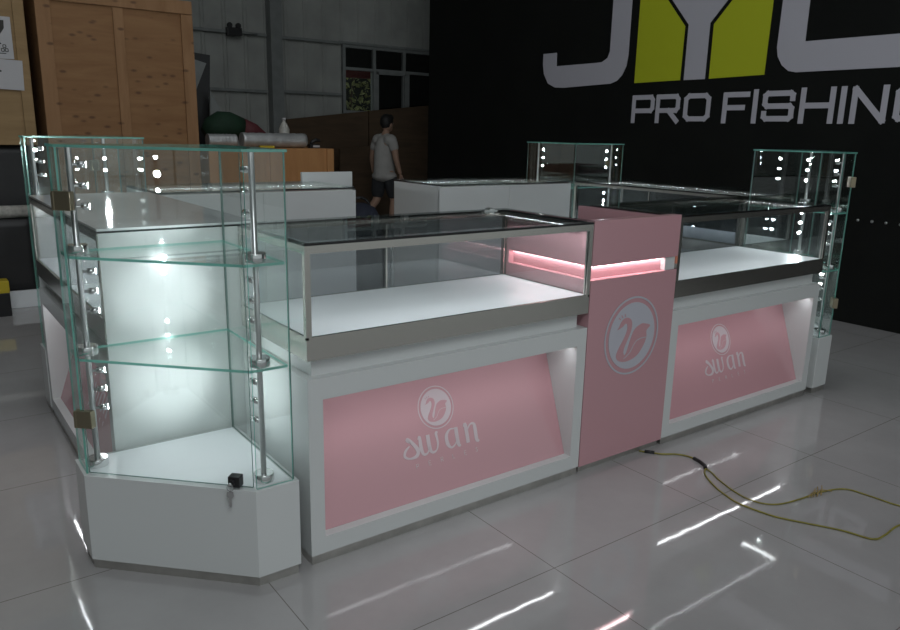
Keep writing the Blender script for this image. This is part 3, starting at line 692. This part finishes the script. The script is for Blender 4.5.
# folded green and red canvas lying on the box, black board leaning behind
cv = thing('canvas_parasol', 'folded dark green and red canvas parasol lying behind the ducts', 'parasol', (1.52, 5.15, 1.1905))
def cone(path, mi): 
    return MB().tube([p for p, r in path], [r for p, r in path], 18)
ax = [((-0.06, 0, 0.12), 0.05), ((0.0, 0, 0.155), 0.105), ((0.10, 0, 0.19), 0.135), ((0.18, 0, 0.19), 0.130), ((0.30, 0, 0.165), 0.105)]
cone(ax, 0).build('green_canvas', 'green', cv)
cone([((0.301, 0, 0.1648), 0.104), ((0.42, 0, 0.135), 0.085), ((0.55, 0, 0.085), 0.035), ((0.62, 0, 0.055), 0.012)], 0).build('red_canvas', 'red', cv)
b = MB(); b.prism([(0, 0), (0.17, 0), (0.24, 1.02), (0.02, 1.05)], 0, 0.02, 0, None, 'y')
lb = thing('display_board', 'tall black framed board standing upright behind the big crate', 'board', (1.50, 5.75, 0))
MB().prism([(0, 0), (0.14, 0), (0.262, 2.06), (0.03, 2.08)], 0, 0.03, 0, None, 'y').build('board', 'black', lb)
MB().prism([(0.05, 1.60), (0.22, 1.98), (0.06, 2.02)], -0.004, -0.0005, 0, None, 'y').build('grey_facing', 'steelpost', lb)
tag(MB().prism([(0, 0), (0.62, 0), (0.60, 0.02), (0.17, 0.72), (0.08, 0.80)], 0, 0.03, 0, None, 'y').build('folded_sheet', 'steelpost', None, (1.50, 5.62, 0.90)), 'dark grey triangular sheet behind the green canvas', 'sheet')
bpy.data.objects['folded_sheet'].location = (1.62, 5.62, 0); bpy.data.objects['folded_sheet'].data.transform(Matrix.Scale(2.15, 4, (0, 0, 1)))

# dark boards stacked below the window
for i, (x0, x1, h0, h1, y, lab) in enumerate(((3.72, 5.05, 1.50, 1.655, 8.30, 'dark brown board wall below the lit window pane'), (5.07, 7.3, 1.66, 1.90, 8.30, 'dark brown board wall behind the walking person'), (4.35, 4.9, 1.1, 1.15, 7.9, 'brown cardboard sheet standing left of the walking person'))):
    tag(MB().prism([(x0, 0), (x1, 0), (x1, h1), (x0, h0)], y, y + 0.05, 0, None, 'y').build('board_panel', 'brownwood'), lab, 'board', 'brown boards below the window')

# emergency light on the girt
el = thing('emergency_light', 'small black twin emergency light on the grey sheet wall', 'emergency light', (3.06, WY - 0.076, 2.60))
MB().box(-0.10, 0.10, -0.09, 0, -0.02, 0.085).build('housing', 'black', el, bevel=0.006)
for x in (-0.06, 0.06): MB().lathe([(0.02, -0.02), (0.036, 0.0), (0.036, 0.03)], (x, -0.045, 0.112), 16, 0, (0, -1, 0)).build('lamp_head', 'black', el)
MB().tube([(0.1, -0.03, 0.03), (0.25, -0.03, 0.035), (0.34, -0.03, 0.03)], 0.012, 8).build('conduit', 'steelpost', el)

# greenery and a red beam outside the window
sh = thing('garden_shrub', 'leafy shrub seen through the clear window pane', 'shrub', (5.55, 9.7, 0))
rnd = random.Random(3)
MB().tube([(0, 0, 0), (0.05, 0, 0.9), (-0.05, 0, 1.7), (0.05, 0, 2.3)], [0.04, 0.035, 0.025, 0.012], 10).build('stem', 'brownwood', sh)
b = MB()
for k in range(620):
    c = Vector((rnd.uniform(-0.75, 0.75), rnd.uniform(-0.3, 0.3), rnd.uniform(1.1, 2.5)))
    q = Quaternion((rnd.gauss(0, 1), rnd.gauss(0, 1), rnd.gauss(0, 1), rnd.gauss(0, 1))).normalized(); L = rnd.uniform(0.05, 0.15); w_ = L * 0.3
    vs = [c + q @ Vector(v) for v in ((0, 0, 0), (w_, L * 0.45, 0.01), (0, L, 0), (-w_, L * 0.45, 0.01))]
    b.add(vs, [(0, 1, 2, 3)])
b.build('foliage', 'leaf', sh)
tag(MB().box(4.6, 7.6, 9.25, 9.35, 2.20, 2.34).build('canopy_beam', 'redbeam'), 'red painted beam outside the top of the clear window pane', 'beam')
tag(MB().box(3.6, 8.5, 10.3, 10.4, 0, 4.5).build('shrub_backing', simple('dark_backing', (0.02, 0.022, 0.016), 0.9)), 'dark backing sheet added behind the shrub outside', 'backing')  # backdrop added to keep the view past the leaves dark
for x in (4.75, 7.5): tag(MB().box(x - 0.04, x + 0.04, 9.26, 9.34, 0, 2.1998).build('canopy_post', 'steelpost'), 'grey post under the red beam outside, %s end' % ('nearer' if x < 5 else 'further'), 'post')

# ------------------------------------------------------------------ yellow cables on the floor
def bez(pts, n=8): return [Vector((x, y, 0)) for x, y in smooth_path(pts, n)]
CR = 0.0034
pc = thing('power_cable', 'yellow power cable running from under the pink pillar and forking at a black taped joint', 'cable', (1.62, 0.0, 0))
def rel(pts, z=CR + 0.0008): return [(p.x - 1.62, p.y, z) for p in pts]
A0 = [(1.60, 0.006), (1.619, -0.024), (1.66, -0.075), (1.707, -0.108), (1.735, -0.15), (1.737, -0.19)]
A1 = [(1.737, -0.19), (1.712, -0.259), (1.645, -0.306), (1.585, -0.39), (1.550, -0.47), (1.533, -0.543), (1.55, -0.657), (1.578, -0.72), (1.661, -0.863), (1.694, -0.959), (1.762, -0.972), (1.883, -0.97), (2.05, -1.02), (2.3, -1.15)]
MB().tube(rel(bez(A0)), CR * 1.1, 10).tube(rel(bez(A1)), CR, 10).build('cable_sheath', 'cable', pc)
MB().tube([(x - 1.62, y, CR + 0.0025) for x, y in ((1.613, -0.015), (1.64, -0.048))], 0.0075, 10).build('plug_sleeve', 'black', pc)
MB().tube([(x - 1.62, y, CR + 0.0028) for x, y in ((1.737, -0.185), (1.727, -0.225), (1.712, -0.259), (1.690, -0.276))], 0.0078, 10).build('tape_joint', 'black', pc)
c2 = pc
B0 = [(1.694, -0.274), (1.680, -0.315), (1.648, -0.37), (1.612, -0.457), (1.597, -0.53), (1.612, -0.590), (1.663, -0.63), (1.768, -0.652), (1.893, -0.666), (2.004, -0.709), (2.027, -0.797), (2.04, -0.903), (2.10, -1.05), (2.25, -1.2)]
MB().tube(rel(bez(B0)), CR * 0.9, 10).build('cable_branch', 'cable', c2)
b = MB(); r5 = random.Random(5)
for k in range(7):
    x, y = 1.835 + 0.012 * k, -0.660 - 0.002 * k; a = r5.uniform(-0.6, 0.6)
    b.tube([(x - 1.62 - 0.03 * math.cos(a), y - 0.03 * math.sin(a) * 0.8, 0.004), (x - 1.62, y, 0.013 + 0.003 * (k % 3)), (x - 1.62 + 0.034 * math.cos(a), y + 0.034 * math.sin(a), 0.006 + 0.012 * (k % 2))], 0.0018, 6)
b.build('wire_tie', simple('tan_twine', (0.36, 0.26, 0.10), 0.7), c2)

# ------------------------------------------------------------------ the person walking behind the kiosk
def skin_mesh(chains, size, seed_root=None):
    """chains: list of [(point, radius), ...]; first point of a chain may repeat a point of an earlier chain"""
    verts, rad, idx, edges = [], [], {}, []
    for ch in chains:
        prev = None
        for p, r in ch:
            k = tuple(round(c, 4) for c in p)
            if k not in idx: idx[k] = len(verts); verts.append(p); rad.append(r)
            i = idx[k]
            if prev is not None and prev != i: edges.append((prev, i))
            prev = i
    me = bpy.data.meshes.new('skeleton'); me.from_pydata(verts, edges, [])
    o = bpy.data.objects.new('skeleton', me); COL.objects.link(o)
    md = o.modifiers.new('skin', 'SKIN'); md.use_smooth_shade = True
    for i, v in enumerate(me.skin_vertices[0].data):
        r = rad[i]; v.radius = (r, r) if not isinstance(r, tuple) else r; v.use_root = (i == 0)
    sd = o.modifiers.new('sub', 'SUBSURF'); sd.levels = sd.render_levels = 2
    dg = bpy.context.evaluated_depsgraph_get(); dg.update()
    ev = o.evaluated_get(dg); res = bpy.data.meshes.new_from_object(ev)
    bpy.data.objects.remove(o)
    return res
def ellipsoid(bm, c, r, seg=20, rings=14):
    v = bmesh.ops.create_uvsphere(bm, u_segments=seg, v_segments=rings, radius=1.0)['verts']
    for q in v: q.co = Vector((q.co.x * r[0] + c[0], q.co.y * r[1] + c[1], q.co.z * r[2] + c[2]))
def finish(name, bm, m, parent, voxel, smooth=3):
    me = bpy.data.meshes.new(name); bm.to_mesh(me); bm.free(); me.materials.append(MT[m])
    o = bpy.data.objects.new(name, me); COL.objects.link(o); o.parent = parent
    rm = o.modifiers.new('remesh', 'REMESH'); rm.mode = 'VOXEL'; rm.voxel_size = voxel; rm.use_smooth_shade = True
    sm = o.modifiers.new('smooth', 'SMOOTH'); sm.factor = 0.5; sm.iterations = smooth
    dg = bpy.context.evaluated_depsgraph_get(); dg.update()
    res = bpy.data.meshes.new_from_object(o.evaluated_get(dg)); o.modifiers.clear(); o.data = res; res.name = name
    for p in res.polygons: p.use_smooth = True
    return o
def skins(bm, chains):
    for c in chains: bm.from_mesh(skin_mesh([c], 1))
pr = thing('person', 'person in a white t-shirt and dark shorts walking away past the brown boards', 'person', (4.545, 7.0, 0), math.radians(14))
pel, sp1, ch, nk, hb = (0, 0, .83), (0.0, 0, 0.98), (0.012, 0, 1.17), (0.02, 0, 1.315), (0.045, 0, 1.39)
shR, elR, wrR = (0.0, -0.165, 1.255), (0.005, -0.215, 1.00), (0.085, -0.225, 0.79)
shL, elL, wrL = (0.0, 0.165, 1.255), (-0.02, 0.215, 1.00), (0.03, 0.235, 0.79)
hipR, knR, anR, toR = (0.01, -0.085, 0.79), (0.10, -0.095, 0.445), (0.05, -0.095, 0.075), (0.20, -0.105, 0.03)
hipL, knL, anL, toL = (-0.01, 0.085, 0.79), (-0.05, 0.09, 0.44), (-0.33, 0.09, 0.17), (-0.29, 0.09, 0.035)
body = [[(pel, (0.14, 0.11)), (sp1, (0.135, 0.10)), (ch, (0.155, 0.105)), (nk, 0.055), (hb, 0.05)]]
for s_, e_, w_ in ((shR, elR, wrR), (shL, elL, wrL)):
    body.append([(ch, (0.155, 0.105)), (s_, 0.062), (e_, 0.043), (w_, 0.027)])
    w = Vector(w_); dr = (w - Vector(e_)).normalized(); sg = -1 if w_[1] < 0 else 1
    palm = w + dr * 0.055
    body.append([(w_, 0.027), (tuple(palm), (0.036, 0.018))])
for h_, k_, a_, t_ in ((hipR, knR, anR, toR), (hipL, knL, anL, toL)):
    mid = tuple((Vector(k_) * 0.62 + Vector(a_) * 0.38) + Vector((-0.012, 0, 0)))
    body.append([(pel, (0.14, 0.11)), (h_, 0.095), (k_, 0.058), (mid, 0.052), (a_, 0.036), (t_, 0.032)])
bm = bmesh.new(); skins(bm, body)
for w_, e_ in ((wrR, elR), (wrL, elL)):
    w = Vector(w_); dr = (w - Vector(e_)).normalized(); sd_ = dr.cross(Vector((0, 1, 0))).normalized(); sg = -1 if w_[1] < 0 else 1
    inn = Vector((0, -sg, 0)); palm = w + dr * 0.045
    ch_ = []
    for k, (off, ln) in enumerate(((-0.026, 0.066), (-0.009, 0.076), (0.008, 0.072), (0.025, 0.056))):
        r0 = palm + sd_ * off; r1 = palm + sd_ * off + dr * 0.045; r2 = r1 + dr * ln * 0.5 + inn * 0.012; r3 = r2 + dr * ln * 0.42 + inn * 0.026
        ch_.append([(tuple(r0), 0.010), (tuple(r1), 0.0095), (tuple(r2), 0.009), (tuple(r3), 0.008)])
    t0 = w + dr * 0.015; t1 = t0 + sd_ * -0.036 + dr * 0.03; t2 = t1 + dr * 0.035 + sd_ * -0.008 + inn * 0.010
    ch_.append([(tuple(t0), 0.012), (tuple(t1), 0.011), (tuple(t2), 0.009)])
    for c_ in ch_: bm.from_mesh(skin_mesh([c_], 1))
HC = Vector((0.055, 0, 1.465))
ellipsoid(bm, HC, (0.092, 0.073, 0.108)); ellipsoid(bm, HC + Vector((0.028, 0, -0.05)), (0.058, 0.055, 0.062))
ellipsoid(bm, HC + Vector((0.094, 0, -0.018)), (0.018, 0.013, 0.024), 12, 8)
ellipsoid(bm, HC + Vector((0.080, 0, -0.066)), (0.012, 0.022, 0.010), 12, 8)
for s_ in (-1, 1): ellipsoid(bm, HC + Vector((-0.005, 0.074 * s_, -0.015)), (0.020, 0.010, 0.031), 12, 8)
bd_ = finish('body', bm, 'skin', pr, 0.0065, 2)
bm = bmesh.new(); ellipsoid(bm, HC + Vector((-0.014, 0, 0.022)), (0.098, 0.083, 0.108)); ellipsoid(bm, HC + Vector((0.03, 0, 0.078)), (0.068, 0.068, 0.045))
bmesh.ops.bisect_plane(bm, geom=bm.verts[:] + bm.edges[:] + bm.faces[:], plane_co=HC + Vector((0.045, 0, 0.0)), plane_no=Vector((0.72, 0, -0.62)), clear_outer=True)
bmesh.ops.holes_fill(bm, edges=bm.edges[:])
finish('hair', bm, 'hair', pr, 0.007, 2)
for s_ in (-1, 1):
    bm = bmesh.new(); ellipsoid(bm, HC + Vector((0.084, 0.030 * s_, 0.006)), (0.008, 0.012, 0.007), 12, 8)
    me = bpy.data.meshes.new('eye'); bm.to_mesh(me); bm.free(); me.materials.append(MT['ink']); o = bpy.data.objects.new('eye', me); COL.objects.link(o); o.parent = pr
def lerp(a, b, t): return tuple(Vector(a).lerp(Vector(b), t))
hem = (0.0, 0, 0.72)
shirt = [[(hem, (0.178, 0.142)), ((0, 0, 0.80), (0.176, 0.142)), (sp1, (0.168, 0.132)), (ch, (0.178, 0.128)), ((0.015, 0, 1.265), (0.115, 0.085)), ((0.022, 0, 1.325), (0.064, 0.060))]]
for s_, e_ in ((shR, elR), (shL, elL)): shirt.append([((0.01, s_[1] * 0.25, 1.235), 0.088), (lerp(s_, (0.01, 0, 1.25), 0.12), 0.079), (lerp(s_, e_, 0.66), 0.062)])
bm = bmesh.new(); skins(bm, shirt)
for s_ in (-1, 1): ellipsoid(bm, (0.004, 0.105 * s_, 1.245), (0.098, 0.088, 0.082)); ellipsoid(bm, (0.008, 0.05 * s_, 1.275), (0.085, 0.062, 0.06))
ellipsoid(bm, (0.0, 0, 0.765), (0.162, 0.184, 0.085)); finish('t_shirt', bm, 'shirt', pr, 0.009, 4)
sh_ = [[((0, 0, .84), (0.128, 0.105)), ((0, 0, .77), (0.150, 0.125))]]
for h_, k_ in ((hipR, knR), (hipL, knL)): sh_.append([((0, h_[1] * 0.7, 0.80), 0.085), (lerp(h_, k_, 0.12), 0.112), (lerp(h_, k_, 1.0), 0.092)])
bm = bmesh.new(); skins(bm, sh_); finish('shorts', bm, 'shorts', pr, 0.009, 3)
for a_, t_ in ((anR, toR), (anL, toL)):
    a = Vector(a_); t = Vector(t_); d = (t - a); bm = bmesh.new(); heel = a + Vector((-0.035 if a_ is anR else 0.0, 0, -0.03 if a_ is anR else 0.01))
    tip = t + d.normalized() * 0.035
    if a_ is anR: tip.z = 0.035; heel.z = 0.04
    bm.from_mesh(skin_mesh([[(tuple(heel), 0.042), (tuple((heel + tip) / 2), 0.044), (tuple(tip), 0.034)]], 1))
    finish('shoe', bm, 'shoe', pr, 0.007, 2)
for me in list(bpy.data.meshes):
    if me.users == 0: bpy.data.meshes.remove(me)
